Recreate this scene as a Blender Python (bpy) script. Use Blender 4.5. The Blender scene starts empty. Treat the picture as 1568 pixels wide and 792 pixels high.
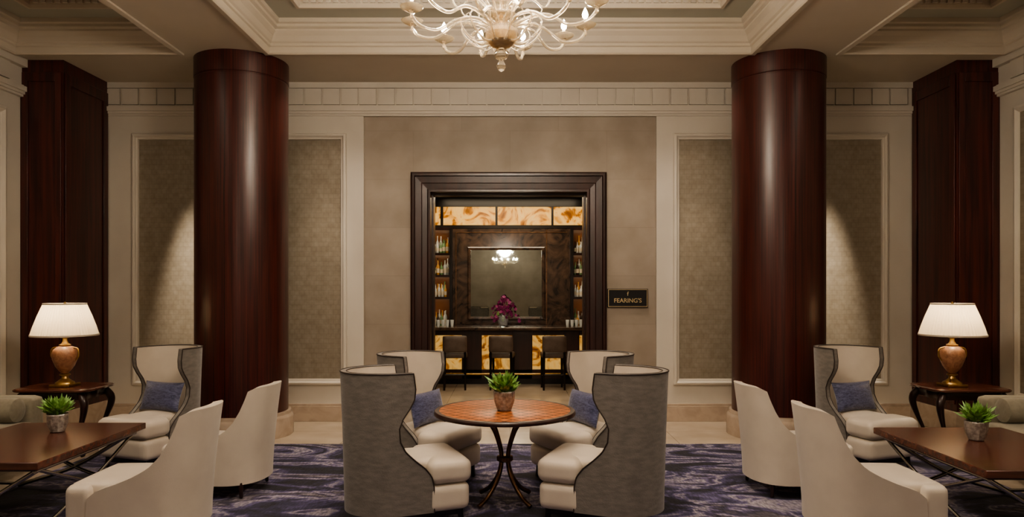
import bpy, bmesh, math, random
from math import sin, cos, pi, radians, sqrt
from mathutils import Vector, Matrix
random.seed(7)
sc = bpy.context.scene
COL = sc.collection

# ------------------------------------------------------------------ materials
def nt(name):
    m = bpy.data.materials.new(name); m.use_nodes = True
    t = m.node_tree
    return m, t, t.nodes['Principled BSDF']
def N(t, typ, **kw):
    n = t.nodes.new(typ)
    for k, v in kw.items():
        if k in n.inputs: n.inputs[k].default_value = v
        else: setattr(n, k, v)
    return n
def coords(t, scale=(1,1,1), rot=(0,0,0)):
    c = N(t, 'ShaderNodeTexCoord'); mp = N(t, 'ShaderNodeMapping')
    mp.inputs['Scale'].default_value = scale; mp.inputs['Rotation'].default_value = rot
    t.links.new(c.outputs['Object'], mp.inputs['Vector'])
    return mp.outputs['Vector']
def ramp(t, fac, stops):
    r = N(t, 'ShaderNodeValToRGB'); e = r.color_ramp.elements
    while len(e) < len(stops): e.new(0.5)
    for i, (p, c) in enumerate(stops):
        e[i].position = p; e[i].color = (*c, 1)
    t.links.new(fac, r.inputs['Fac'])
    return r.outputs['Color']
def M(name, c1, rough=.5, metal=0, c2=None, scale=4, stretch=(1,1,1), bump=0, bscale=60, coat=0, sheen=0, dist=0, bstretch=None):
    m, t, b = nt(name)
    b.inputs['Roughness'].default_value = rough
    b.inputs['Metallic'].default_value = metal
    b.inputs['Coat Weight'].default_value = coat
    b.inputs['Coat Roughness'].default_value = .25
    b.inputs['Sheen Weight'].default_value = sheen
    if c2 is None: c2 = tuple(x*.85 for x in c1)
    v = coords(t, stretch)
    n = N(t, 'ShaderNodeTexNoise', Scale=scale, Detail=6.0, Distortion=dist)
    t.links.new(v, n.inputs['Vector'])
    t.links.new(ramp(t, n.outputs['Fac'], [(.35, c2), (.65, c1)]), b.inputs['Base Color'])
    if bump:
        v2 = coords(t, bstretch or (1,1,1))
        n2 = N(t, 'ShaderNodeTexNoise', Scale=bscale, Detail=3.0)
        t.links.new(v2, n2.inputs['Vector'])
        bp = N(t, 'ShaderNodeBump', Strength=bump, Distance=.01)
        t.links.new(n2.outputs['Fac'], bp.inputs['Height'])
        t.links.new(bp.outputs['Normal'], b.inputs['Normal'])
    return m
def xz(t):
    c = N(t, 'ShaderNodeTexCoord'); s = N(t, 'ShaderNodeSeparateXYZ'); k = N(t, 'ShaderNodeCombineXYZ')
    t.links.new(c.outputs['Object'], s.inputs[0])
    t.links.new(s.outputs['X'], k.inputs['X']); t.links.new(s.outputs['Z'], k.inputs['Y'])
    return k.outputs[0]
def brickmat(name, c1, c2, mortar, w, h, ms, rough, vec='xz', offset=.5, metal=0, bump=.2, noise=0, coat=0):
    m, t, b = nt(name)
    b.inputs['Roughness'].default_value = rough; b.inputs['Metallic'].default_value = metal
    b.inputs['Coat Weight'].default_value = coat; b.inputs['Coat Roughness'].default_value = .1
    v = xz(t) if vec == 'xz' else coords(t)
    k = N(t, 'ShaderNodeTexBrick', Scale=1.0); k.offset = offset
    k.inputs['Color1'].default_value = (*c1, 1); k.inputs['Color2'].default_value = (*c2, 1)
    k.inputs['Mortar'].default_value = (*mortar, 1)
    k.inputs['Mortar Size'].default_value = ms; k.inputs['Brick Width'].default_value = w; k.inputs['Row Height'].default_value = h
    t.links.new(v, k.inputs['Vector'])
    out = k.outputs['Color']
    if noise:
        n = N(t, 'ShaderNodeTexNoise', Scale=noise, Detail=6.0)
        t.links.new(coords(t), n.inputs['Vector'])
        mx = N(t, 'ShaderNodeMix'); mx.data_type = 'RGBA'; mx.blend_type = 'MULTIPLY'; mx.inputs[0].default_value = 1
        t.links.new(out, mx.inputs[6]); t.links.new(ramp(t, n.outputs['Fac'], [(.3, (.78,.76,.73)), (.7, (1,1,1))]), mx.inputs[7])
        out = mx.outputs[2]
    t.links.new(out, b.inputs['Base Color'])
    if bump:
        bp = N(t, 'ShaderNodeBump', Strength=bump, Distance=.003); bp.invert = True
        t.links.new(k.outputs['Fac'], bp.inputs['Height']); t.links.new(bp.outputs['Normal'], b.inputs['Normal'])
    return m
def emis(name, col, s):
    m, t, b = nt(name)
    b.inputs['Base Color'].default_value = (*col, 1)
    b.inputs['Emission Color'].default_value = (*col, 1); b.inputs['Emission Strength'].default_value = s
    return m

cream   = M('cream_paint', (.58,.54,.47), .5, c2=(.54,.50,.435), scale=2)
ceilm   = M('ceiling_paint', (.55,.495,.41), .6, c2=(.52,.465,.385), scale=1.5)
trayflat= M('tray_paint', (.42,.42,.36), .6, c2=(.39,.39,.33), scale=1.5)
stone   = brickmat('stone_wall', (.345,.295,.245), (.32,.275,.228), (.295,.25,.208), 1.2, .6, .004, .55, noise=3, bump=.1)
silk    = brickmat('woven_wallcovering', (.335,.295,.235), (.32,.28,.222), (.295,.258,.205), .06, .06, .005, .36, metal=.15, noise=14, bump=.12, offset=.5)
marble  = brickmat('marble_floor', (.56,.47,.38), (.52,.44,.35), (.34,.28,.22), .9, .9, .004, .16, vec='o', offset=0, noise=2.5, bump=.05)
basem   = M('marble_base', (.48,.39,.31), .2, c2=(.40,.32,.25), scale=5, dist=1.5)
wood    = M('mahogany', (.082,.0155,.0108), .36, c2=(.028,.0062,.005), scale=2.4, stretch=(9,9,.4), coat=.22, dist=.5)
wood2   = M('dark_walnut', (.035,.011,.008), .35, c2=(.016,.006,.0045), scale=3, stretch=(5,5,.6), coat=.3)
topwood = M('coffee_table_wood', (.12,.04,.024), .24, c2=(.055,.018,.012), scale=3, stretch=(.6,6,6), coat=.4)
blk     = M('black_lacquer', (.012,.009,.008), .3)
chairc  = M('cream_leather', (.58,.52,.44), .45, c2=(.53,.47,.40), scale=5, bump=.08, bscale=200, sheen=.2)
chairg  = M('grey_velvet', (.195,.178,.160), .6, c2=(.14,.128,.115), scale=14, stretch=(1,1,3), bump=.2, bscale=120, sheen=.35)
sofam   = M('taupe_sofa_fabric', (.26,.235,.175), .8, c2=(.22,.195,.145), scale=30, bump=.2, bscale=250, sheen=.3)
pillowm = M('blue_silk', (.10,.11,.21), .45, c2=(.02,.023,.065), scale=16, stretch=(1,1,3.5), bump=.3, bscale=40, dist=2, sheen=.3)
pipem   = M('piping', (.035,.025,.022), .5)
gold    = M('antique_brass', (.50,.33,.13), .32, metal=1, c2=(.36,.23,.09), scale=20)
bronze  = M('bronze_metal', (.22,.13,.07), .32, metal=.9, c2=(.12,.06,.035), scale=15)
steel   = M('nickel_metal', (.5,.47,.43), .25, metal=1)
urnm    = M('marbled_stone', (.38,.20,.115), .42, c2=(.22,.10,.055), scale=14, coat=.15, dist=2)
potm    = M('mercury_pot', (.5,.46,.42), .35, metal=.5, c2=(.25,.22,.2), scale=40, bump=.3, bscale=60)
leafm   = M('succulent_leaf', (.24,.42,.12), .45, c2=(.10,.22,.045), scale=30)
soil    = M('soil', (.05,.035,.02), .9)
leather = M('brown_leather', (.11,.08,.065), .4, c2=(.07,.05,.04), scale=8)
darkmarble = M('dark_marble', (.10,.06,.04), .12, c2=(.018,.012,.01), scale=2.5, dist=3, coat=.5)
barwall = M('bar_wall_wood', (.05,.022,.012), .35, c2=(.03,.012,.008), scale=3)
goldtext= M('gold_leaf', (.75,.6,.35), .35, metal=.6)
signblk = M('sign_black', (.015,.015,.016), .35)
orchidm = M('orchid_petal', (.30,.025,.16), .5, c2=(.12,.01,.07), scale=20)
bulbm   = emis('warm_bulb', (1,.88,.70), 120)
shelfglowm    = emis('added_shelf_glow', (1,.78,.5), 11)  # emission for the added strips that brighten the bar shelves

def rugmat():
    m, t, b = nt('abstract_rug'); b.inputs['Roughness'].default_value = .95; b.inputs['Sheen Weight'].default_value = .1
    v = coords(t, (.75,1.5,1), (0,0,.25))
    n = N(t, 'ShaderNodeTexNoise', Scale=1.7, Detail=4.0, Distortion=1.2, Roughness=.6); t.links.new(v, n.inputs['Vector'])
    c1 = ramp(t, n.outputs['Fac'], [(.40,(.006,.006,.016)), (.455,(.016,.015,.050)), (.505,(.065,.057,.145)), (.55,(.27,.25,.29)), (.58,(.085,.07,.165)), (.62,(.011,.010,.032)), (.72,(.25,.22,.25))])
    w = N(t, 'ShaderNodeTexNoise', Scale=60.0, Detail=2.0); t.links.new(coords(t, (1,.25,1), (0,0,.6)), w.inputs['Vector'])
    mx = N(t, 'ShaderNodeMix'); mx.data_type = 'RGBA'; mx.blend_type = 'MULTIPLY'; mx.inputs[0].default_value = 1
    t.links.new(c1, mx.inputs[6]); t.links.new(ramp(t, w.outputs['Fac'], [(.35,(.6,.6,.62)), (.65,(1.2,1.18,1.18))]), mx.inputs[7])
    t.links.new(mx.outputs[2], b.inputs['Base Color'])
    bp = N(t, 'ShaderNodeBump', Strength=.3, Distance=.01); t.links.new(w.outputs['Fac'], bp.inputs['Height']); t.links.new(bp.outputs['Normal'], b.inputs['Normal'])
    return m
rugm = rugmat()
def onyxmat(name, s, loc=2.2):
    m, t, b = nt(name); b.inputs['Roughness'].default_value = .2
    n = N(t, 'ShaderNodeTexNoise', Scale=loc, Detail=5.0, Distortion=2.5); t.links.new(coords(t), n.inputs['Vector'])
    c = ramp(t, n.outputs['Fac'], [(.34,(.08,.02,.001)), (.42,(.42,.15,.015)), (.49,(.95,.50,.11)), (.60,(1,.62,.19)), (.74,(.6,.27,.04))])
    b.inputs['Base Color'].default_value = (.2,.08,.02,1); t.links.new(c, b.inputs['Emission Color']); b.inputs['Emission Strength'].default_value = s
    return m
onyx = onyxmat('backlit_onyx', .95)
onyx2 = onyxmat('backlit_onyx_low', .55, 3.0)
def parq():
    m, t, b = nt('parquet_lattice'); b.inputs['Roughness'].default_value = .38; b.inputs['Coat Weight'].default_value = .15; b.inputs['Coat Roughness'].default_value = .3
    v = coords(t, (1,1,1), (0,0,radians(45)))
    k = N(t, 'ShaderNodeTexBrick', Scale=1.0)
    k.inputs['Color1'].default_value = (.50,.17,.055,1); k.inputs['Color2'].default_value = (.42,.14,.045,1); k.inputs['Mortar'].default_value = (.09,.03,.013,1)
    k.inputs['Mortar Size'].default_value = .009; k.inputs['Mortar Smooth'].default_value = .3; k.inputs['Brick Width'].default_value = .085; k.inputs['Row Height'].default_value = .085
    k.offset = 0
    t.links.new(v, k.inputs['Vector']); t.links.new(k.outputs['Color'], b.inputs['Base Color'])
    return m
parquet = parq()
def glassm(name, col, rough=.03, tr=.75):
    m, t, b = nt(name)
    b.inputs['Base Color'].default_value = (*col, 1); b.inputs['Roughness'].default_value = rough
    b.inputs['Transmission Weight'].default_value = tr; b.inputs['IOR'].default_value = 1.4
    b.inputs['Specular IOR Level'].default_value = .8
    return m
glass = glassm('murano_glass', (1,.90,.72), .04, .82)
bglass = [glassm('amber_bottle', (.9,.5,.15), tr=.3), glassm('clear_bottle', (.9,.95,.95), tr=.3), glassm('green_bottle', (.3,.5,.25), tr=.4), M('label', (.8,.72,.58), .6), M('dark_bottle', (.05,.03,.02), .1)]
mirror, tt, bb = nt('mirror_glass'); bb.inputs['Metallic'].default_value = 1; bb.inputs['Roughness'].default_value = .02; bb.inputs['Base Color'].default_value = (.60,.67,.64,1)
def shadem():
    m, t, b = nt('pleated_shade'); b.inputs['Base Color'].default_value = (.85,.80,.70,1); b.inputs['Roughness'].default_value = .8
    tr = N(t, 'ShaderNodeBsdfTranslucent'); tr.inputs['Color'].default_value = (.9,.78,.60,1)
    mx = N(t, 'ShaderNodeMixShader'); mx.inputs[0].default_value = .45
    o = t.nodes['Material Output']
    t.links.new(b.outputs[0], mx.inputs[1]); t.links.new(tr.outputs[0], mx.inputs[2]); t.links.new(mx.outputs[0], o.inputs['Surface'])
    return m
shade = shadem()

# ------------------------------------------------------------------ mesh helpers
def E(name, loc=(0,0,0), rz=0, s=1):
    o = bpy.data.objects.new(name, None); o.empty_display_size = .1
    o.location = loc; o.rotation_euler = (0,0,rz); o.scale = (s,s,s); COL.objects.link(o); return o
def mk(name, vs, fs, mats, parent=None, smooth=False, idx=None, ang=35, loc=None, rot=None):
    me = bpy.data.meshes.new(name); me.from_pydata([tuple(v) for v in vs], [], fs)
    if not isinstance(mats, (list, tuple)): mats = [mats]
    for m in mats: me.materials.append(m)
    if idx:
        for p, i in zip(me.polygons, idx): p.material_index = i
    bm = bmesh.new(); bm.from_mesh(me); bmesh.ops.recalc_face_normals(bm, faces=bm.faces); bm.to_mesh(me); bm.free()
    if smooth:
        me.shade_smooth(); me.set_sharp_from_angle(angle=radians(ang))
    o = bpy.data.objects.new(name, me); COL.objects.link(o)
    if parent: o.parent = parent
    if loc: o.location = loc
    if rot: o.rotation_euler = rot
    return o
BF = [(0,1,3,2),(4,6,7,5),(0,4,5,1),(2,3,7,6),(0,2,6,4),(1,5,7,3)]
def bv(b):
    x0,x1,y0,y1,z0,z1 = b
    return [(x,y,z) for x in (x0,x1) for y in (y0,y1) for z in (z0,z1)]
def boxes(name, bs, mat, parent=None, bevel=0, loc=None, rot=None, idx=None):
    vs, fs, ii = [], [], []
    for k, b in enumerate(bs):
        o = len(vs); vs += bv(b); fs += [tuple(i+o for i in f) for f in BF]; ii += [idx[k] if idx else 0]*6
    ob = mk(name, vs, fs, mat, parent, loc=loc, rot=rot, idx=ii)
    if bevel:
        md = ob.modifiers.new('bevel', 'BEVEL'); md.width = bevel; md.segments = 3; md.limit_method = 'ANGLE'
        ob.data.shade_smooth(); ob.data.set_sharp_from_angle(angle=radians(40))
    return ob
def lathe_d(prof, segs=32, c=(0,0,0), mod=None, scale=(1,1)):
    vs, fs = [], []
    for (r, z) in prof:
        for i in range(segs):
            a = 2*pi*i/segs; rr = r*(mod(i, z) if mod else 1)
            vs.append((c[0]+rr*cos(a)*scale[0], c[1]+rr*sin(a)*scale[1], c[2]+z))
    n = len(prof)
    for j in range(n-1):
        for i in range(segs):
            i2 = (i+1) % segs
            fs.append((j*segs+i, j*segs+i2, (j+1)*segs+i2, (j+1)*segs+i))
    return vs, fs
def capped(vs, fs, segs, n):
    fs = list(fs); fs.append(tuple(range(segs-1, -1, -1))); fs.append(tuple(range((n-1)*segs, n*segs))); return vs, fs
def lathe(name, prof, mat, parent=None, segs=40, loc=None, cap=True, mod=None, ang=35, c=(0,0,0), scale=(1,1)):
    vs, fs = lathe_d(prof, segs, c, mod, scale)
    if cap: vs, fs = capped(vs, fs, segs, len(prof))
    return mk(name, vs, fs, mat, parent, True, loc=loc, ang=ang)
def cr(pts, n=8):
    P = [Vector(p) for p in pts]; P = [2*P[0]-P[1]] + P + [2*P[-1]-P[-2]]; out = []
    for i in range(1, len(P)-2):
        for k in range(n):
            t = k/n; a, b, c, d = P[i-1:i+3]
            out.append(.5*((2*b)+(c-a)*t+(2*a-5*b+4*c-d)*t*t+(3*b-a-3*c+d)*t**3))
    out.append(P[-2]); return out
def tube_d(pts, rad, segs=8, smooth=8):
    if not hasattr(rad, '__len__'): rad = [rad]*len(pts)
    if smooth:
        q = cr([(*p, ) for p in pts], smooth); rr = []
        for i in range(len(pts)-1):
            for k in range(smooth): rr.append(rad[i]+(rad[i+1]-rad[i])*k/smooth)
        rr.append(rad[-1])
    else: q = [Vector(p) for p in pts]; rr = rad
    vs, fs = [], []
    T = (q[1]-q[0]).normalized(); up = Vector((0,0,1)) if abs(T.z) < .9 else Vector((1,0,0))
    nrm = T.cross(up).normalized()
    for i, p in enumerate(q):
        T = (q[min(i+1, len(q)-1)]-q[max(i-1, 0)]).normalized()
        nrm = (nrm - T*nrm.dot(T)).normalized(); bn = T.cross(nrm)
        for k in range(segs):
            a = 2*pi*k/segs; vs.append(p+rr[i]*(nrm*cos(a)+bn*sin(a)))
    for j in range(len(q)-1):
        for i in range(segs):
            i2 = (i+1) % segs; fs.append((j*segs+i, j*segs+i2, (j+1)*segs+i2, (j+1)*segs+i))
    fs.append(tuple(range(segs-1, -1, -1))); fs.append(tuple(range((len(q)-1)*segs, len(q)*segs)))
    return vs, fs
def merge(parts):
    V, F = [], []
    for vs, fs in parts:
        o = len(V); V += [tuple(v) for v in vs]; F += [tuple(i+o for i in f) for f in fs]
    return V, F
def tubes(name, lst, mat, parent=None, segs=8, smooth=8):
    V, F = merge([tube_d(p, r, segs, smooth) for p, r in lst]); return mk(name, V, F, mat, parent, True, ang=50)
def rbox_d(c, h, r=.04, cuts=8, bulge=0, fbulge=0):
    bm = bmesh.new(); bmesh.ops.create_cube(bm, size=2)
    bmesh.ops.subdivide_edges(bm, edges=bm.edges, cuts=cuts, use_grid_fill=True)
    vs = []
    for v in bm.verts:
        p = Vector([v.co[i]*h[i] for i in range(3)])
        q = Vector([max(-(h[i]-r), min(h[i]-r, p[i])) for i in range(3)])
        d = p-q
        if d.length > 1e-9: p = q+d.normalized()*r
        x, y, z = v.co
        p.z += bulge*(1-x*x)*(1-y*y)*(1 if z > 0 else 0)
        p.x += fbulge*(1-z*z)*(1-y*y)*(1 if x > 0 else 0)
        vs.append(p+Vector(c))
    bm.verts.index_update()
    fs = [tuple(v.index for v in f.verts) for f in bm.faces]; bm.free(); return vs, fs
def rbox(name, c, h, mat, parent=None, r=.04, bulge=0, cuts=12, rot=None, loc=None, fbulge=0):
    vs, fs = rbox_d(c, h, r, cuts, bulge, fbulge); return mk(name, vs, fs, mat, parent, True, ang=60, rot=rot, loc=loc)
def dup(root, loc, rz, s=1):
    e = E(root.name.split('.')[0], loc, rz, s)
    for ch in list(root.children):
        o = ch.copy(); COL.objects.link(o); o.parent = e
    return e
def frame(name, rect, prof, mat, plane, axis='y', closed=True, parent=None):
    x0,x1,z0,z1 = rect; vs, fs = [], []
    for (i, p) in prof:
        if closed: ring = [(x0+i,z0+i),(x0+i,z1-i),(x1-i,z1-i),(x1-i,z0+i)]
        else: ring = [(x0+i,z0),(x0+i,z1-i),(x1-i,z1-i),(x1-i,z0)]
        for (a, c) in ring:
            if axis == 'y': vs.append((a, plane-p, c))
            elif axis == 'x+': vs.append((plane+p, a, c))
            elif axis == 'x-': vs.append((plane-p, a, c))
            elif axis == 'z': vs.append((a, c, p))
    for j in range(len(prof)-1):
        for k in range(4 if closed else 3):
            k2 = (k+1) % 4; fs.append((j*4+k, j*4+k2, (j+1)*4+k2, (j+1)*4+k))
    return mk(name, vs, fs, mat, parent)

# ------------------------------------------------------------------ room shell
H = 4.19; YB = 8.75; XS = 5.45; YF = -10.5
boxes('floor', [(-5.9,5.9,YF-.3,14,-.1,0)], marble)
boxes('wall_back', [(-5.9,-.985,YB,YB+.3,0,4.7),(.985,5.9,YB,YB+.3,0,4.7),(-.985,.985,YB,YB+.3,2.845,4.7)], stone)
boxes('wall_left', [(-5.9,-XS,YF-.3,YB,0,4.7)], cream)
boxes('wall_right', [(XS,5.9,YF-.3,YB,0,4.7)], cream)
boxes('wall_front', [(-XS,XS,YF-.3,YF,0,4.7)], stone)
T0, T1 = -1.2, 7.59
boxes('ceiling', [(-5.9,5.9,T1,YB,H,4.64),(-3.58,-2.6,T0,T1,H,4.64),(2.6,3.58,T0,T1,H,4.64),(-5.9,-5.32,T0,T1,H,4.64),(5.32,5.9,T0,T1,H,4.64),
                  (-5.9,5.9,YF-.3,T0,H,4.64),(-5.9,5.9,YF-.3,YB,4.64,4.75)], ceilm)
crown = [(0,H),(-.05,H),(-.05,H-.02),(0,H-.025),(.012,H-.01),(.012,H+.05),(.03,H+.06),(.03,H+.085),(.05,H+.10),(.075,H+.15),(.11,H+.19),(.11,H+.21),(.14,H+.225),(.14,H+.255),(.165,H+.265),(.165,H+.31)]
def tray(n, x0, x1):
    frame('trim_%d' % n, (x0,x1,T0,T1), crown, ceilm, 0, 'z')
    frame('trim_%d' % (n+1), (x0,x1,T0,T1), [(.165,H+.31),(.46,H+.31)], trayflat, 0, 'z')
    frame('trim_%d' % (n+2), (x0,x1,T0,T1), [(.44,H+.312),(.44,H+.29),(.47,H+.29),(.48,H+.32),(.48,H+.42),(.52,H+.43),(.52,H+.452)], ceilm, 0, 'z')
    bs = []; z0, z1 = H+.335, H+.395
    x = x0+.52
    while x < x1-.55: bs.append((x,x+.05,T1-.50,T1-.475,z0,z1)); x += .075
    y = T0+.6
    while y < T1-.55:
        bs.append((x0+.475,x0+.50,y,y+.05,z0,z1)); bs.append((x1-.50,x1-.475,y,y+.05,z0,z1)); y += .075
    boxes('trim_%d' % (n+3), bs, cream)
tray(10, -2.6, 2.6); tray(20, -5.32, -3.58); tray(30, 3.58, 5.32)

fields = []
for s in (-1, 1):
    a, b = sorted((s*1.81, s*5.05)); i0, i1 = sorted((s*2.03, s*4.66))
    z0, z1, p0, p1 = .2, 3.8, .46, 3.55
    fields += [(a,i0,YB-.03,YB,z0,z1),(i1,b,YB-.03,YB,z0,z1),(i0,i1,YB-.03,YB,z0,p0),(i0,i1,YB-.03,YB,p1,z1)]
boxes('trim_1', fields, cream)
for k, s in enumerate((-1, 1)):
    i0, i1 = sorted((s*2.03, s*4.66))
    frame('trim_%d' % (2+k), (i0-.01,i1+.01,.45,3.56), [(0,.03),(0,.05),(.012,.062),(.03,.065),(.042,.055),(.048,.04),(.07,.034),(.075,.006)], cream, YB)
    boxes('trim_%d' % (4+k), [(i0,i1,YB-.008,YB,.46,3.55)], silk)
def frieze(L0, L1):
    base = [(L0,L1,0,.025,3.9,4.19),(L0,L1,0,.05,4.12,4.19),(L0,L1,0,.05,3.885,3.905),(L0,L1,0,.085,3.83,3.885),(L0,L1,0,.065,3.80,3.83),(L0,L1,0,.045,3.775,3.80)]
    x = L0+.03
    while x < L1-.2:
        base.append((x,x+.203,.02,.05,3.915,4.11)); x += .226
    return base
boxes('trim_6', [(a,b,YB-d,YB-c,z0,z1) for (a,b,c,d,z0,z1) in frieze(-5.05,5.05)], cream)
boxes('baseboard_back', [(-5.05,-1.22,YB-.045,YB,0,.19),(1.19,5.05,YB-.045,YB,0,.19),(-5.05,-1.22,YB-.035,YB,.19,.22),(1.19,5.05,YB-.035,YB,.19,.22)], basem, bevel=.004)
for s, nm in ((-1,'left'),(1,'right')):
    X = s*XS
    bs = []
    for (a,b,c,d,z0,z1) in frieze(-1.2, 7.84):
        xa, xb = sorted((X-s*c, X-s*d)); bs.append((xa,xb,a,b,z0,z1))
    xa, xb = sorted((X, X-s*.09)); bs.append((xa,xb,-1.2,7.84,4.10,4.19))
    boxes('trim_%d' % (40+s), bs, cream)
    xa, xb = sorted((X, X-s*.045)); boxes('baseboard_'+nm, [(xa,xb,YF,7.84,0,.2)], basem)
    for k, (a, b) in enumerate(((5.0,7.6),(1.9,4.6),(-1.2,1.5))):
        ax = 'x+' if s < 0 else 'x-'
        frame('trim_%d' % (50+k+(s+1)*5), (a,b,.46,3.6), [(0,0),(0,.03),(.03,.04),(.06,.02),(.07,.005)], cream, X, ax)
        xa, xb = sorted((X, X-s*.006)); boxes('trim_%d' % (70+k+(s+1)*5), [(xa,xb,a+.06,b-.06,.52,3.54)], silk)
# door casing
frame('trim_7', (-1.225,1.19,0,3.08), [(0,0),(0,.06),(.02,.075),(.045,.075),(.055,.055),(.13,.05),(.14,.04),(.2,.035),(.215,.045),(.24,.045),(.245,.0),(.245,-.12),(.265,-.12),(.265,-.31)], wood2, YB, closed=False)

for s in (-1, 1):
    e = E('wood_pilaster', (s*5.21, 8.3, 0))
    xi = s*-.24
    boxes('shaft', [(-.24,.24,-.45,.45,.27,H)], wood, e)
    boxes('pedestal', [(-.27,.24,-.48,.45,0,.27)], basem, e, bevel=.01)
    fr = [(-.22,-.15,-.465,-.45,.35,4.05),(.15,.22,-.465,-.45,.35,4.05),(-.15,.15,-.465,-.45,.35,.45),(-.15,.15,-.465,-.45,3.95,4.05)]
    x0, x1 = sorted((xi, xi-s*.015))
    fr += [(x0,x1,-.43,-.34,.35,4.05),(x0,x1,.31,.40,.35,4.05),(x0,x1,-.34,.31,.35,.47),(x0,x1,-.34,.31,3.93,4.05)]
    boxes('panel_rails', fr, wood, e, bevel=.004)

for s in (-1, 1):
    e = E('wood_column', (s*3.03, 7.98, 0))
    lathe('shaft', [(.5,.26),(.5,3.955),(.495,3.96),(.495,3.97),(.505,3.975),(.505,H)], wood, e, 96)
    lathe('plinth', [(.56,0),(.56,.2),(.55,.22),(.535,.235),(.53,.265),(.50,.27)], basem, e, 72)
    boxes('seams', [(-.003,.003,-.5022,-.49,.27,3.955)], blk, e)
    sm = e.children[-1]
    for a in (0.7, -0.75, 2.2, -2.2):
        o = sm.copy(); COL.objects.link(o); o.parent = e; o.rotation_euler = (0,0,a)
    sm.rotation_euler = (0,0,s*.05+.02)

boxes('rug', [(-4.1,4.1,1.2,7.41,0.001,.014)], rugm)

# ------------------------------------------------------------------ bar room
boxes('wall_bar', [(-2.6,-2.5,YB+.3,13.4,0,3.6),(2.5,2.6,YB+.3,13.4,0,3.6),(-2.5,2.5,13.3,13.4,0,3.6)], barwall)
boxes('ceiling_bar', [(-2.6,2.6,YB+.3,13.4,3.35,3.45)], barwall)
e = E('back_bar', (0,13.0,0))
boxes('onyx_header', [(-2.4,-1.28,0,.05,2.80,3.14),(-1.23,-.27,0,.05,2.80,3.14),(-.23,.76,0,.05,2.80,3.14),(.80,2.4,0,.05,2.80,3.14)], onyx, e)
boxes('carcass', [(-2.45,2.45,-.03,.1,3.14,3.35),(-2.45,2.45,-.05,.1,2.74,2.80),(-1.28,-1.23,-.02,.06,2.8,3.14),(-.27,-.23,-.02,.06,2.8,3.14),(.76,.80,-.02,.06,2.8,3.14),
                  (-1.10,-1.05,-.2,.1,.95,2.74),(1.10,1.15,-.2,.1,.95,2.74),(-2.45,2.45,-.3,.1,0,.95)], blk, e)
boxes('shelf_back', [(-2.4,-1.1,.08,.1,.95,2.74),(1.15,2.4,.08,.1,.95,2.74)], M('shelf_back_wood', (.22,.09,.035), .3), e)
boxes('shelves', [(x0,x1,-.15,.08,z-.02,z) for (x0,x1) in ((-2.4,-1.1),(1.15,2.4)) for z in (2.28,1.88,1.48)]+
      [(x0,x1,-.155,-.145,z-.04,z+.004) for (x0,x1) in ((-2.4,-1.1),(1.15,2.4)) for z in (2.74,2.28,1.88,1.48)], wood2, e)
boxes('added_glow_strips', [(x0,x1,-.14,-.12,z-.032,z-.021) for (x0,x1) in ((-2.4,-1.12),(1.17,2.4)) for z in (2.74,2.28,1.88,1.48)], shelfglowm, e)  # glowing strips added under the shelves to brighten the bottles
boxes('stone_panel', [(-1.05,1.10,-.04,.06,.95,2.74)], darkmarble, e)
frame('mirror_frame', (-.78,.64,1.06,2.40), [(0,.04),(0,.07),(.02,.08),(.06,.075),(.06,.05)], darkmarble, 0, parent=e)
boxes('mirror', [(-.73,.59,-.055,-.045,1.10,2.35)], mirror, e)
boxes('panel_lines', [(.66,.68,-.05,-.03,.97,2.72),(-1.0,1.05,-.05,-.03,2.66,2.675),(-1.0,-.985,-.05,-.03,.97,2.66)], bronze, e)
def bottles(name, x0, x1, zs, par):
    V, F, I = [], [], []
    for z in zs:
        for row, y in enumerate((.035, -.065)):
            x = x0+.035+row*.03
            while x < x1-.03:
                h = random.uniform(.22,.33)*(1 if row == 0 else .82); r = random.uniform(.024,.032); k = random.choice([0,0,1,1,1,2,4])
                yy = y+random.uniform(-.01,.01)
                for (pr, kk) in (([(r*.9,0),(r,.01),(r,h*.58),(r*.8,h*.66),(r*.33,h*.76),(r*.3,h*.95),(r*.38,h*.96),(r*.38,h),(.001,h)], k), ([(r*1.02,h*.15),(r*1.03,h*.45)], 3)):
                    vs, fs = lathe_d(pr, 10, (x, yy, z))
                    o = len(V); V += vs; F += [tuple(i+o for i in f) for f in fs]; I += [kk]*len(fs)
                x += r*2+random.uniform(.004,.012)
    return mk(name, V, F, bglass, par, True, I)
b = E('liquor_bottles', (0,12.99,0))
bottles('bottles_a', -1.70, -1.11, (.952,1.482,1.882,2.282), b); bottles('bottles_b', 1.17, 1.70, (.952,1.482,1.882,2.282), b)
e = E('drinking_glasses', (0,12.28,.981))
parts = [lathe_d([(.022,0),(.026,.01),(.034,.11),(.032,.11),(.024,.012)], 12, (x, random.uniform(-.03,.03), 0)) for x in [(-1.25+.08*i) for i in range(4)]+[(1.0+.08*i) for i in range(4)]]
V, F = merge(parts); mk('tumblers', V, F, bglass[1], e, True)
e = E('bar_counter', (0,12.2,0))
boxes('counter_top', [(-2.4,2.4,-.32,.2,.93,.98)], darkmarble, e, bevel=.01)
boxes('body', [(-2.4,2.4,-.15,.15,.1,.93),(-2.4,2.4,-.12,.15,0,.1)], blk, e)
pil = [(-.82,-.48),(.04,.38),(.92,1.18)]
boxes('pilasters', [(a,b_,-.21,-.15,.1,.93) for a, b_ in pil]+[(-2.4,2.4,-.21,-.15,.1,.26),(-2.4,2.4,-.2,-.15,.84,.93)], wood2, e, bevel=.006)
boxes('onyx_front', [(-2.4,-.82,-.17,-.155,.24,.87),(-.48,.04,-.17,-.155,.24,.87),(.38,.92,-.17,-.155,.24,.87),(1.18,2.4,-.17,-.155,.24,.87)], onyx2, e)
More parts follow.
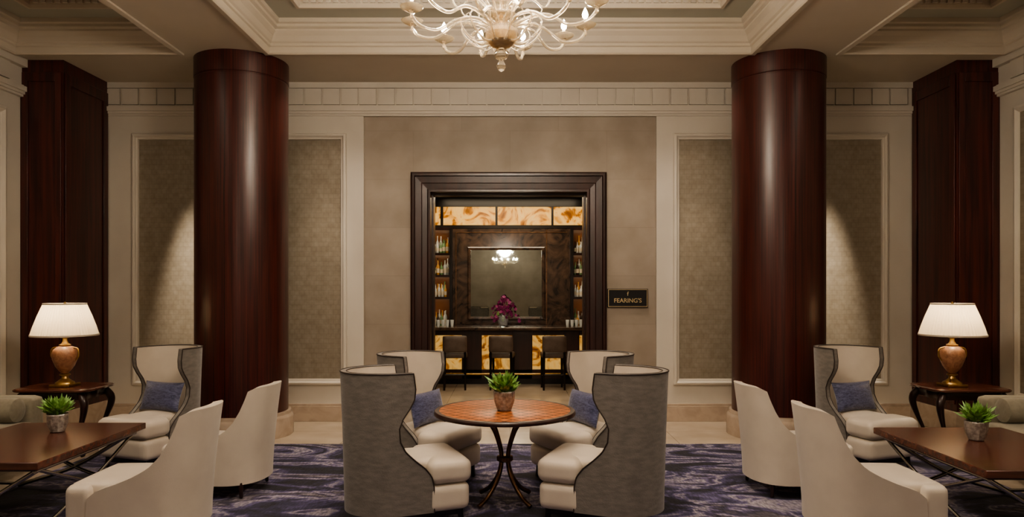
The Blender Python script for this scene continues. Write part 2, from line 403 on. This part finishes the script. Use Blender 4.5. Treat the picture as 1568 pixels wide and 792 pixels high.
tubes('foot_rail', [([(-2.3,-.36,.2),(2.3,-.36,.2)],.018)]+[([(x,-.36,.2),(x,-.2,.2)],.012) for x in (-2,-1,0,1,2)], gold, e, smooth=0)
e = E('bar_stool', (-.9,11.5,0), radians(4))
rbox('seat', (0,0,.56), (.20,.19,.045), leather, e, r=.03, cuts=6, bulge=.015)
rbox('backrest', (0,-.185,.745), (.195,.028,.135), leather, e, r=.025, cuts=6)
tubes('legs', [([(x,y*1.0,.54),(x*1.02,y*1.08,0)],[.022,.016]) for x in (-.165,.165) for y in (-.16,.16)]+
      [([(-.165,-.17,.25),(.165,-.17,.25)],.012),([(-.165,.17,.2),(.165,.17,.2)],.012),([(-.165,-.17,.25),(-.165,.17,.2)],.012),([(.165,-.17,.25),(.165,.17,.2)],.012),
       ([(-.165,-.185,.5),(-.165,-.19,.7)],.02),([(.165,-.185,.5),(.165,-.19,.7)],.02)], blk, e, segs=4, smooth=0)
dup(e, (-.13,11.5,0), radians(-6)); dup(e, (.70,11.5,0), radians(3))
e = E('orchid_arrangement', (-.12,12.2,.98), 0, .85)
lathe('vase', [(.05,0),(.09,.03),(.11,.12),(.09,.2),(.07,.24),(.075,.26)], glassm('vase_glass', (.8,.85,.9)), e, 24)
V, F = [], []
st = []
for i in range(90):
    a = random.uniform(0,2*pi); r = random.uniform(0,.24)*(1 if i%3 else 1.5); z = .54-1.1*r+random.uniform(-.16,.12)
    c = Vector((r*cos(a), r*sin(a)*.6, max(.1, z)))
    if i % 5 == 0: st.append(([(0,0,.1),(c.x*.6,c.y*.6,.3),tuple(c)],.006))
    nrm = Vector((random.uniform(-1,1),-1.2,random.uniform(-.5,.8))).normalized(); u = nrm.orthogonal().normalized(); w = nrm.cross(u)
    for k in range(5):
        t = 2*pi*k/5; d = u*cos(t)+w*sin(t); q = nrm.cross(d); o = len(V)
        V += [c, c+d*.022+q*.018+nrm*.006, c+d*.042, c+d*.022-q*.018+nrm*.006]; F.append((o,o+1,o+2,o+3))
mk('blossoms', V, F, orchidm, e); tubes('stems', st, leafm, e, segs=5, smooth=4)

e = E('restaurant_sign', (1.455, YB-.03, 1.525))
boxes('plaque', [(-.25,.25,0,.028,-.115,.115)], signblk, e, bevel=.004)
frame('border', (-.25,.25,-.115,.115), [(.008,.0),(.008,.004),(.014,.004),(.014,.0)], goldtext, 0, parent=e)
def text(name, s, size, x, z):
    cu = bpy.data.curves.new(name, 'FONT'); cu.body = s; cu.size = size; cu.extrude = .003; cu.align_x = 'CENTER'; cu.offset = .0006
    cu.materials.append(goldtext); o = bpy.data.objects.new(name, cu); COL.objects.link(o); o.parent = e; o.location = (x,-.003,z); o.rotation_euler = (pi/2,0,0); return o
text('lettering', "FEARING'S", .074, 0, -.055); text('initial', 'f', .07, 0, .03)

# ------------------------------------------------------------------ chairs
def interp(tab, z):
    if z <= tab[0][0]: return tab[0][1]
    for (a, b), (c, d) in zip(tab, tab[1:]):
        if z <= c: return b+(d-b)*(z-a)/(c-a)
    return tab[-1][1]
def shell(name, tab, a, b, xc, th, z0, zt, lean, drop, mats, par, flare=0, nz=30, nu=36, piping=None, dpow=4, n=2.0, pr=.006):
    def path(p, aa, bb):
        L90 = 1.57*(aa+bb)/2; s = 1 if p >= 0 else -1; q = abs(p)
        if q <= L90:
            t = q/L90*pi/2; ct, st_ = cos(t), sin(t)
            return xc-aa*(abs(ct)**(2/n)), s*bb*(st_**(2/n))
        return xc+(q-L90), s*bb
    def plen(xe, aa, bb):
        L90 = 1.57*(aa+bb)/2
        if xe >= xc: return L90+(xe-xc)
        ct = ((xc-xe)/aa)**(n/2); return L90*math.acos(max(-1, min(1, ct)))/(pi/2)
    G = []
    for side in (0, 1):
        g = []
        for j in range(nz+1):
            v = j/nz; row = []
            for i in range(nu+1):
                t = -1+2*i/nu
                z = z0+v*(zt-drop*abs(t)**dpow-z0)
                xe = interp(tab, z)
                aa = a-side*th; bb = b-side*th
                f = 1+flare*(z-z0)
                x, y = path(t*plen(xe, aa, bb), aa, bb)
                row.append(Vector((x-lean*max(0, z-z0)**1.5-(f-1)*a*.5, y*f, z)))
            g.append(row)
        G.append(g)
    V = [p for g in G for r in g for p in r]; K = (nu+1)*(nz+1); W = nu+1
    F, I = [], []
    for s in (0, 1):
        for j in range(nz):
            for i in range(nu):
                o = s*K; F.append((o+j*W+i, o+j*W+i+1, o+(j+1)*W+i+1, o+(j+1)*W+i)); I.append(s)
    for j in range(nz):
        for i in (0, nu): F.append((j*W+i, (j+1)*W+i, K+(j+1)*W+i, K+j*W+i)); I.append(2)
    for i in range(nu):
        for j in (0, nz): F.append((j*W+i, j*W+i+1, K+j*W+i+1, K+j*W+i)); I.append(2)
    mk(name, V, F, mats, par, True, I, ang=40)
    if piping:
        g = G[0]
        q = [g[j][0] for j in range(nz+1)]+[g[nz][i] for i in range(1, nu)]+[g[nz-j][nu] for j in range(nz+1)]
        q2 = [G[1][j][0] for j in range(nz+1)]+[G[1][nz][i] for i in range(1, nu)]+[G[1][nz-j][nu] for j in range(nz+1)]
        V, F = merge([tube_d(q, pr, 6, 0), tube_d(q2, pr*.6, 6, 0)]); mk('piping', V, F, piping, par, True)

def wing_chair(loc, rz):
    e = E('wing_chair', loc, rz)
    tab = [(.10,.17),(.28,.17),(.35,.155),(.41,.11),(.47,.04),(.53,-.02),(.60,-.055),(.69,-.06),(.76,-.03),(.82,.015),(.88,.05),(.95,.06),(1.06,.05)]
    shell('shell', tab, .34, .285, -.05, .042, .10, 1.06, .02, .0, [chairg, chairc, chairg], e, flare=.07, piping=pipem, nz=44, pr=.005)
    rbox('base', (.10,0,.19), (.28,.20,.095), chairc, e, r=.03)
    rbox('base_front', (.28,0,.19), (.15,.295,.095), chairc, e, r=.05)
    rbox('seat_cushion', (.08,0,.365), (.27,.20,.085), chairc, e, r=.045, bulge=.02)
    rbox('seat_cushion_front', (.29,0,.365), (.155,.30,.085), chairc, e, r=.06, bulge=.012)
    boxes('plinth', [(-.22,.38,-.22,.22,.05,.10)], blk, e)
    tubes('legs', [([(x,y,.10),(x*1.04,y*1.04,0)],[.026,.017]) for x in (-.24,.37) for y in (-.21,.21)], blk, e, segs=6, smooth=0)
    return e
W0 = wing_chair((-.78,5.02,.018), radians(22))
dup(W0, (.70,5.02,.018), radians(180-22))
dup(W0, (-.76,6.12,.018), radians(-28))
dup(W0, (.68,6.12,.018), radians(180+28))
dup(W0, (-3.34,6.72,.018), radians(-110))
dup(W0, (3.30,6.72,.018), radians(-70))
def pillow(loc, rot, w=.24, h=.14):
    e = E('throw_pillow', loc); e.rotation_euler = rot
    V, F = [], []; n = 20
    for s in (1, -1):
        for j in range(n+1):
            for i in range(n+1):
                x = -1+2*i/n; y = -1+2*j/n
                k = 1-.06*(1-abs(x)**2); k2 = 1-.08*(1-abs(y)**2)
                z = .062*((1-abs(x)**3)*(1-abs(y)**3))**.6
                V.append((x*w*k2, s*z, y*h*k))
    K = (n+1)**2; W = n+1
    for s in (0, 1):
        for j in range(n):
            for i in range(n):
                o = s*K; F.append((o+j*W+i, o+j*W+i+1, o+(j+1)*W+i+1, o+(j+1)*W+i))
    mk('cover', V, F, pillowm, e, True, ang=80)
    return e
def pil_in(chair, tilt=-18, off=-.06):
    m = chair.rotation_euler.z; d = Vector((cos(m), sin(m), 0)); p = Vector(chair.location)+d*off+Vector((0,0,.60))
    pillow(p, (radians(tilt), 0, m+pi/2))
allw = [o for o in COL.objects if o.name.startswith('wing_chair')]
for c in allw:
    if c.location.y > 6.5: pil_in(c, -18, -.03)
    elif c.location.y > 5.5: pil_in(c, -14, .05)

def slipper(loc, rz, s=1):
    e = E('slipper_chair', loc, rz, s)
    tab = [(.12,.30),(.36,.30),(.41,.24),(.45,.12),(.50,.01),(.55,-.07),(.62,-.13),(.71,-.17),(.80,-.195),(.90,-.215)]
    shell('shell', tab, .295, .33, -.04, .065, .11, .905, .11, .03, [chairc, chairc, chairc], e, flare=.0, nz=34, n=2.3, dpow=6)
    rbox('seat', (.14,0,.28), (.30,.275,.165), chairc, e, r=.045, bulge=.015)
    rbox('seat_front', (.36,0,.275), (.085,.325,.16), chairc, e, r=.045, bulge=.0)
    tubes('legs', [([(x,y,.13),(x*1.06,y*1.04,0)],[.024,.016]) for x in (-.21,.36) for y in (-.23,.26)], wood2, e, segs=6, smooth=0)
    md = e.children[0].modifiers.new('bev', 'BEVEL'); md.width = .02; md.segments = 4; md.limit_method = 'ANGLE'; md.angle_limit = radians(50)
    return e
S0 = slipper((-2.32,4.64,.018), radians(180), .96)
dup(S0, (-2.28,5.75,.018), radians(176), .95)
dup(S0, (2.28,4.64,.018), radians(0), .96)
dup(S0, (2.24,5.75,.018), radians(4), .95)

# ------------------------------------------------------------------ round table
e = E('round_table', (-.04,5.40,.016))
lathe('table_top', [(.001,.675),(.50,.675),(.53,.68),(.535,.69),(.535,.70),(.525,.7065),(.001,.7065)], [parquet], e, 96, cap=False)
lathe('rim', [(.515,.672),(.538,.678),(.541,.69),(.538,.70),(.53,.7075),(.50,.7078)], wood2, e, 96, cap=False)
lst = []
for k in range(4):
    a = pi/4+k*pi/2; c, s = cos(a), sin(a)
    lst.append(([(c*.26,s*.26,.67),(c*.14,s*.14,.60),(c*.06,s*.06,.45),(c*.035,s*.035,.33),(c*.07,s*.07,.2),(c*.17,s*.17,.08),(c*.27,s*.27,.02)],[.014,.015,.016,.017,.017,.016,.018]))
tubes('legs', lst, bronze, e, segs=10)
lathe('collar', [(.045,.31),(.062,.32),(.062,.35),(.045,.36)], bronze, e, 24)
lathe('underplate', [(.3,.655),(.3,.674)], bronze, e, 32)

def plant(loc, s=1):
    e = E('potted_succulent', loc, random.uniform(0,3), s)
    lathe('pot', [(.05,0),(.055,.004),(.078,.07),(.083,.14),(.079,.148),(.073,.14),(.06,.12)], potm, e, 10, ang=20)
    lathe('soil', [(.072,.128),(.04,.135),(.001,.137)], soil, e, 16, cap=False)
    V, F = [], []
    for i in range(170):
        a = random.uniform(0,2*pi); el = random.uniform(.3,1.5); L = random.uniform(.07,.13)
        base = Vector((cos(a)*.045*random.random(), sin(a)*.045*random.random(), .13+random.uniform(0,.06)))
        if i % 2: base += Vector((cos(a),sin(a),.6))*random.uniform(.005,.025)
        d = Vector((cos(a)*cos(el), sin(a)*cos(el), sin(el))); q = Vector((-sin(a),cos(a),0)); u = q.cross(d)
        w = .011+.006*random.random(); o = len(V)
        V += [base-q*w*.4, base+q*w*.4, base+d*L*.6-q*w+u*.002, base+d*L*.6+q*w+u*.002, base+d*L+u*(-.008), base+d*L*.5-u*w*.8]
        F += [(o,o+1,o+3,o+2),(o+2,o+3,o+4),(o,o+2,o+5),(o+1,o+5,o+3),(o+2,o+4,o+5),(o+3,o+5,o+4),(o,o+5,o+1)]
    mk('leaves', V, F, leafm, e)
    return e
plant((-.045,5.36,.7245), 1.0)
plant((-3.56,5.55,.524), .95)
plant((3.47,5.25,.524), .95)

def coffee(loc):
    e = E('coffee_table', loc)
    boxes('table_top', [(-.52,.52,-.68,.68,.455,.505)], topwood, e, bevel=.006)
    boxes('apron', [(-.47,.47,-.63,.63,.435,.455)], wood2, e)
    l = []
    for y in (-.55,.55):
        l += [([(-.46,y,.44),(0,y,.17),(.46,y,.017)],[.016]*3),([(.46,y,.44),(0,y,.17),(-.46,y,.017)],[.016]*3)]
    for x in (-.46,.46):
        l += [([(x,-.6,.44),(x,0,.2),(x,.6,.015)],[.013]*3),([(x,.6,.44),(x,0,.2),(x,-.6,.015)],[.013]*3),([(x,-.62,.432),(x,.62,.432)],[.015]*2)]
    tubes('cross_legs', l, steel, e, segs=8)
    return e
coffee((-3.58,5.25,.016)); coffee((3.47,5.05,.016))

def sofa(s):
    e = E('sofa', (s*4.80,5.15,0)); 
    def bx(nm, x0,x1,y0,y1,z0,z1, r=.05, bu=0):
        if s < 0: x0, x1 = -x1, -x0
        rbox(nm, ((x0+x1)/2,(y0+y1)/2,(z0+z1)/2), ((x1-x0)/2,(y1-y0)/2,(z1-z0)/2), sofam, e, r=r, bulge=bu)
    bx('base', -.45,.5,-1.4,1.42,.1,.30)
    bx('seat_cushion_1', -.48,.32,-1.28,0,.27,.44, .05,.02); bx('seat_cushion_2', -.48,.32,0,1.3,.27,.44,.05,.02)
    bx('back', .30,.56,-1.4,1.42,.1,.72); bx('arm_far', -.42,.55,1.28,1.5,.1,.65,.05); bx('arm_near', -.42,.55,-1.5,-1.28,.1,.65,.05)
    pr = [(.001,-.36),(.07,-.36),(.105,-.345),(.112,-.3),(.112,.3),(.105,.345),(.07,.36),(.001,.36)]
    vs, fs = lathe_d(pr, 28); vs = [(z-.05*s, x+1.16, y+.555) for (x,y,z) in vs]
    mk('bolster', vs, fs, sofam, e, True)
    tubes('legs', [([(x,y,.12),(x,y,0)],[.025,.018]) for x in (-.38,.45) for y in (-1.35,1.35)], wood2, e, segs=6, smooth=0)
sofa(-1); sofa(1)

def sidetable(x):
    e = E('side_table', (x,7.1,0), 0, 1); k = .84
    def oval(z0, z1, a, b):
        pr = [(.001,z0),(.97,z0),(1,z0+(z1-z0)*.3),(1,z0+(z1-z0)*.7),(.97,z1),(.001,z1)]
        vs, fs = lathe_d(pr, 72); out = []
        for X, Y, Z in vs:
            r = sqrt(X*X+Y*Y); t = math.atan2(Y, X); c, s = cos(t), sin(t); q = (abs(c)**5+abs(s)**5)**(-1/5)
            w = 1+.025*cos(8*t)
            out.append((a*r*q*c*w, b*r*q*s*w, Z))
        return out, fs
    V, F = oval(.635,.665,.46*k,.29); mk('table_top', V, F, topwood, e, True)
    V, F = oval(.555,.635,.38*k,.235); mk('apron', V, F, wood2, e, True)
    l = []
    for sx in (-1,1):
        for sy in (-1,1):
            p = lambda r, z: (sx*(.33*k+r), sy*(.20+r*.6), z)
            l.append(([p(0,.62),p(.05,.54),p(.055,.46),p(.015,.32),p(-.03,.18),p(-.02,.07),p(.04,.02)],[.035,.04,.034,.022,.017,.016,.024]))
    tubes('cabriole_legs', l, wood2, e, segs=10)
def lamp(x):
    e = E('table_lamp', (x,7.1,.666))
    boxes('plinth', [(-.10,.10,-.10,.10,0,.025)], gold, e, bevel=.006)
    lathe('foot', [(.09,.025),(.085,.04),(.06,.055),(.035,.075),(.028,.10),(.05,.11),(.05,.12),(.035,.13)], gold, e)
    lathe('urn', [(.03,.13),(.05,.15),(.085,.20),(.112,.27),(.117,.32),(.105,.365),(.07,.395),(.045,.405)], urnm, e)
    lathe('neck', [(.05,.405),(.055,.415),(.035,.425),(.022,.45),(.02,.48),(.04,.485),(.04,.492),(.012,.5),(.010,.78),(.02,.79),(.015,.83),(.004,.85)], gold, e)
    tubes('handles', [([(s*.09,0,.24),(s*.135,0,.30),(s*.13,0,.37),(s*.08,0,.39)],[.006,.01,.009,.006]) for s in (-1,1)], gold, e)
    md = lambda i, z: 1.0 if i % 2 else .965
    lathe('shade', [(.300,.515),(.275,.60),(.24,.70),(.19,.825)], shade, e, 120, cap=False, mod=md, ang=10)
    lathe('shade_trim', [(.303,.505),(.303,.522)], chairc, e, 72, cap=False)
    lathe('shade_trim_top', [(.193,.818),(.193,.832)], chairc, e, 72, cap=False)
    lathe('bulb', [(.004,.56),(.028,.59),(.034,.62),(.02,.655),(.003,.665)], emis('lamp_bulb', (1,.8,.55), 8), e, 16, c=(.05,0,0))
    L = bpy.data.lights.new('lamp_light', 'POINT'); L.energy = 13; L.color = (1,.80,.55); L.shadow_soft_size = .06
    o = bpy.data.objects.new('lamp_light', L); COL.objects.link(o); o.parent = e; o.location = (0,-.01,.69)
for x in (-4.48, 4.45): sidetable(x if x < 0 else 4.52); lamp(x)

# ------------------------------------------------------------------ chandelier
def chandelier(loc, rod, s=1):
    e = E('glass_chandelier', loc, 0, s)
    lathe('stem', [(.001,-.36),(.018,-.35),(.03,-.325),(.02,-.30),(.012,-.29),(.035,-.275),(.045,-.255),(.03,-.235),(.015,-.225),(.02,-.21),(.06,-.20),(.10,-.165),(.112,-.13),(.10,-.09),(.06,-.06),
          (.035,-.05),(.05,-.03),(.10,-.02),(.105,-.012),(.04,0),(.028,.03),(.05,.06),(.06,.09),(.04,.12),(.025,.14),(.03,.18),(.075,.21),(.085,.25),(.06,.29),(.03,.31),(.022,.34),(.06,.36),(.065,.37),(.02,.40),(.045,.45),(.05,.50),(.02,.56),(.012,.60)], glass, e, 32)
    lathe('globe_core', [(.03,-.195),(.07,-.165),(.08,-.13),(.07,-.10),(.03,-.075)], gold, e, 24)
    lathe('rod', [(.01,-.2),(.01,rod-.06),(.05,rod-.05),(.08,rod-.012),(.08,rod)], gold, e, 20)
    lst, cups, can, bul = [], [], [], []
    def arm(a, R, z, z0, dip, r):
        c, s_ = cos(a), sin(a); p = lambda q, h: (q*c, q*s_, h)
        lst.append(([p(.05,z0),p(R*.28,z0+.05),p(R*.5,z-dip*.3),p(R*.72,z-dip),p(R*.92,z-dip*.8),p(R,z-dip*.25),p(R,z)],[r*1.25,r*1.1,r,r,r,r*.9,r*.8]))
        C = (R*c, R*s_, z)
        cups.append(lathe_d([(.008,-.02),(.024,-.012),(.060,.006),(.072,.020),(.068,.021),(.02,.004),(.012,.006),(.02,.02),(.03,.04),(.024,.042),(.008,.02)], 16, C))
        cups.append(lathe_d([(.003,-.055),(.012,-.045),(.014,-.035),(.006,-.022)], 10, C))
        can.append(lathe_d([(.011,.01),(.011,.055),(.004,.057)], 10, C))
        bul.append(lathe_d([(.003,.055),(.016,.068),(.020,.084),(.012,.108),(.001,.130)], 10, C))
    for k in range(12): arm(2*pi*(k+.5)/12, .60 if k % 2 else .56, .0 if k % 2 else -.03, -.09, .105, .0105)
    for k in range(6): arm(2*pi*k/6, .36, .33, .17, .08, .009)
    for k in range(12):
        a = 2*pi*k/12; c, s_ = cos(a), sin(a); p = lambda q, h: (q*c, q*s_, h)
        lst.append(([p(.05,-.02),p(.12,.08),p(.22,.14),p(.30,.10),p(.28,.05),p(.24,.06)],[.008,.008,.007,.006,.004,.002]))
        a += pi/12; c, s_ = cos(a), sin(a); p = lambda q, h: (q*c, q*s_, h)
        lst.append(([p(.05,-.17),p(.14,-.19),p(.22,-.14),p(.26,-.07),p(.22,-.03),p(.19,-.06)],[.008,.008,.007,.006,.004,.002]))
    V, F = merge([tube_d(p, r, 8, 6) for p, r in lst]); mk('arms', V, F, glass, e, True, ang=60)
    V, F = merge(cups); mk('bobeches', V, F, glass, e, True)
    V, F = merge(can); mk('candles', V, F, chairc, e, True)
    V, F = merge(bul); mk('bulbs', V, F, bulbm, e, True)
    return e
chandelier((-.055,4.42,3.37), 4.635-3.37)
chandelier((-.25,-8.6,2.95), 4.185-2.95, 1.0)

# ------------------------------------------------------------------ lights
def light(name, typ, loc, power, col=(1,.82,.62), size=.1, tgt=None, spot=60, blend=.8, spread=None, sy=None):
    L = bpy.data.lights.new(name, typ); L.energy = power; L.color = col
    if typ == 'AREA':
        L.size = size
        if sy: L.shape = 'RECTANGLE'; L.size_y = sy
        if spread: L.spread = radians(spread)
    else: L.shadow_soft_size = size
    if typ == 'SPOT': L.spot_size = radians(spot); L.spot_blend = blend
    o = bpy.data.objects.new(name, L); COL.objects.link(o); o.location = loc
    if tgt:
        o.rotation_euler = (Vector(tgt)-Vector(loc)).to_track_quat('-Z', 'Y').to_euler()
    return o
WARM = (1,.83,.65)
light('chandelier_light', 'POINT', (-.055,4.42,3.80), 185, WARM, .30)
for k in range(6):
    a = pi*k/3+.26; light('chandelier_light', 'POINT', (-.055+.66*cos(a),4.42+.66*sin(a),3.56), 14, WARM, .03)
light('chandelier_light', 'POINT', (-.25,-7.8,3.4), 150, WARM, .30)
for (x,y,p,tx,ty) in ((-2.2,3.4,85,-2.3,4.6),(2.2,3.4,85,2.3,4.6),(0,3.0,115,0,5.0),(-4.3,4.2,70,-3.8,5.6),(4.3,4.2,70,3.8,5.6),(0,6.6,100,0,6.8),(-1.7,6.6,90,-1.8,6.8),(1.7,6.6,90,1.8,6.8)):
    light('downlight', 'SPOT', (x,y,4.17 if abs(x) > 2.3 else 4.45), p*1.4, WARM, .12, (tx,ty,0), 68, .9)  # added fill spots to brighten the furniture, no fixtures behind them
for s in (-1,1): light('downlight', 'SPOT', (s*3.90,8.14,4.16), 1500, (1,.85,.67), .05, (s*3.90,8.74,.9), 24, 1)
for s in (-1,1): light('downlight', 'SPOT', (s*2.25,8.12,4.16), 160, (1,.84,.66), .05, (s*2.35,8.74,1.0), 30, 1)
for x in (-2.25,-1.35,-.45,.45,1.35,2.25): light('downlight', 'SPOT', (x,7.85,4.16), 48, WARM, .06, (x,8.6,.8), 84, 1)
light('ceiling_fill', 'AREA', (0,2.2,4.45), 78, WARM, 3.0, (0,2.2,0))  # added soft fill for the seating, the ceiling itself does not glow
for x in (-4.45,4.45): light('side_tray_fill', 'AREA', (x,3.0,4.42), 40, WARM, .8, (x,3.0,0), sy=5)  # added area fill inside the side trays, no cove lamps there
light('bar_light', 'AREA', (0,12.4,3.3), 36, (1,.80,.55), 2.5, (0,12.4,0), sy=.4)
light('bar_light', 'AREA', (0,10.4,3.3), 50, (1,.8,.55), 1.5, (0,10.4,0))

w = bpy.data.worlds.new('World'); sc.world = w; w.use_nodes = True
w.node_tree.nodes['Background'].inputs[0].default_value = (1,.85,.7,1); w.node_tree.nodes['Background'].inputs[1].default_value = .05

# ------------------------------------------------------------------ camera
cd = bpy.data.cameras.new('camera'); cam = bpy.data.objects.new('camera', cd); COL.objects.link(cam)
cam.location = (0,0,1.66); cam.rotation_euler = (pi/2,0,0); cd.sensor_width = 36; cd.lens = 24.8
cd.shift_y = .028; cd.shift_x = .0019; cd.clip_start = .05
sc.camera = cam
sc.view_settings.view_transform = 'AgX'
sc.view_settings.look = 'AgX - Medium High Contrast'
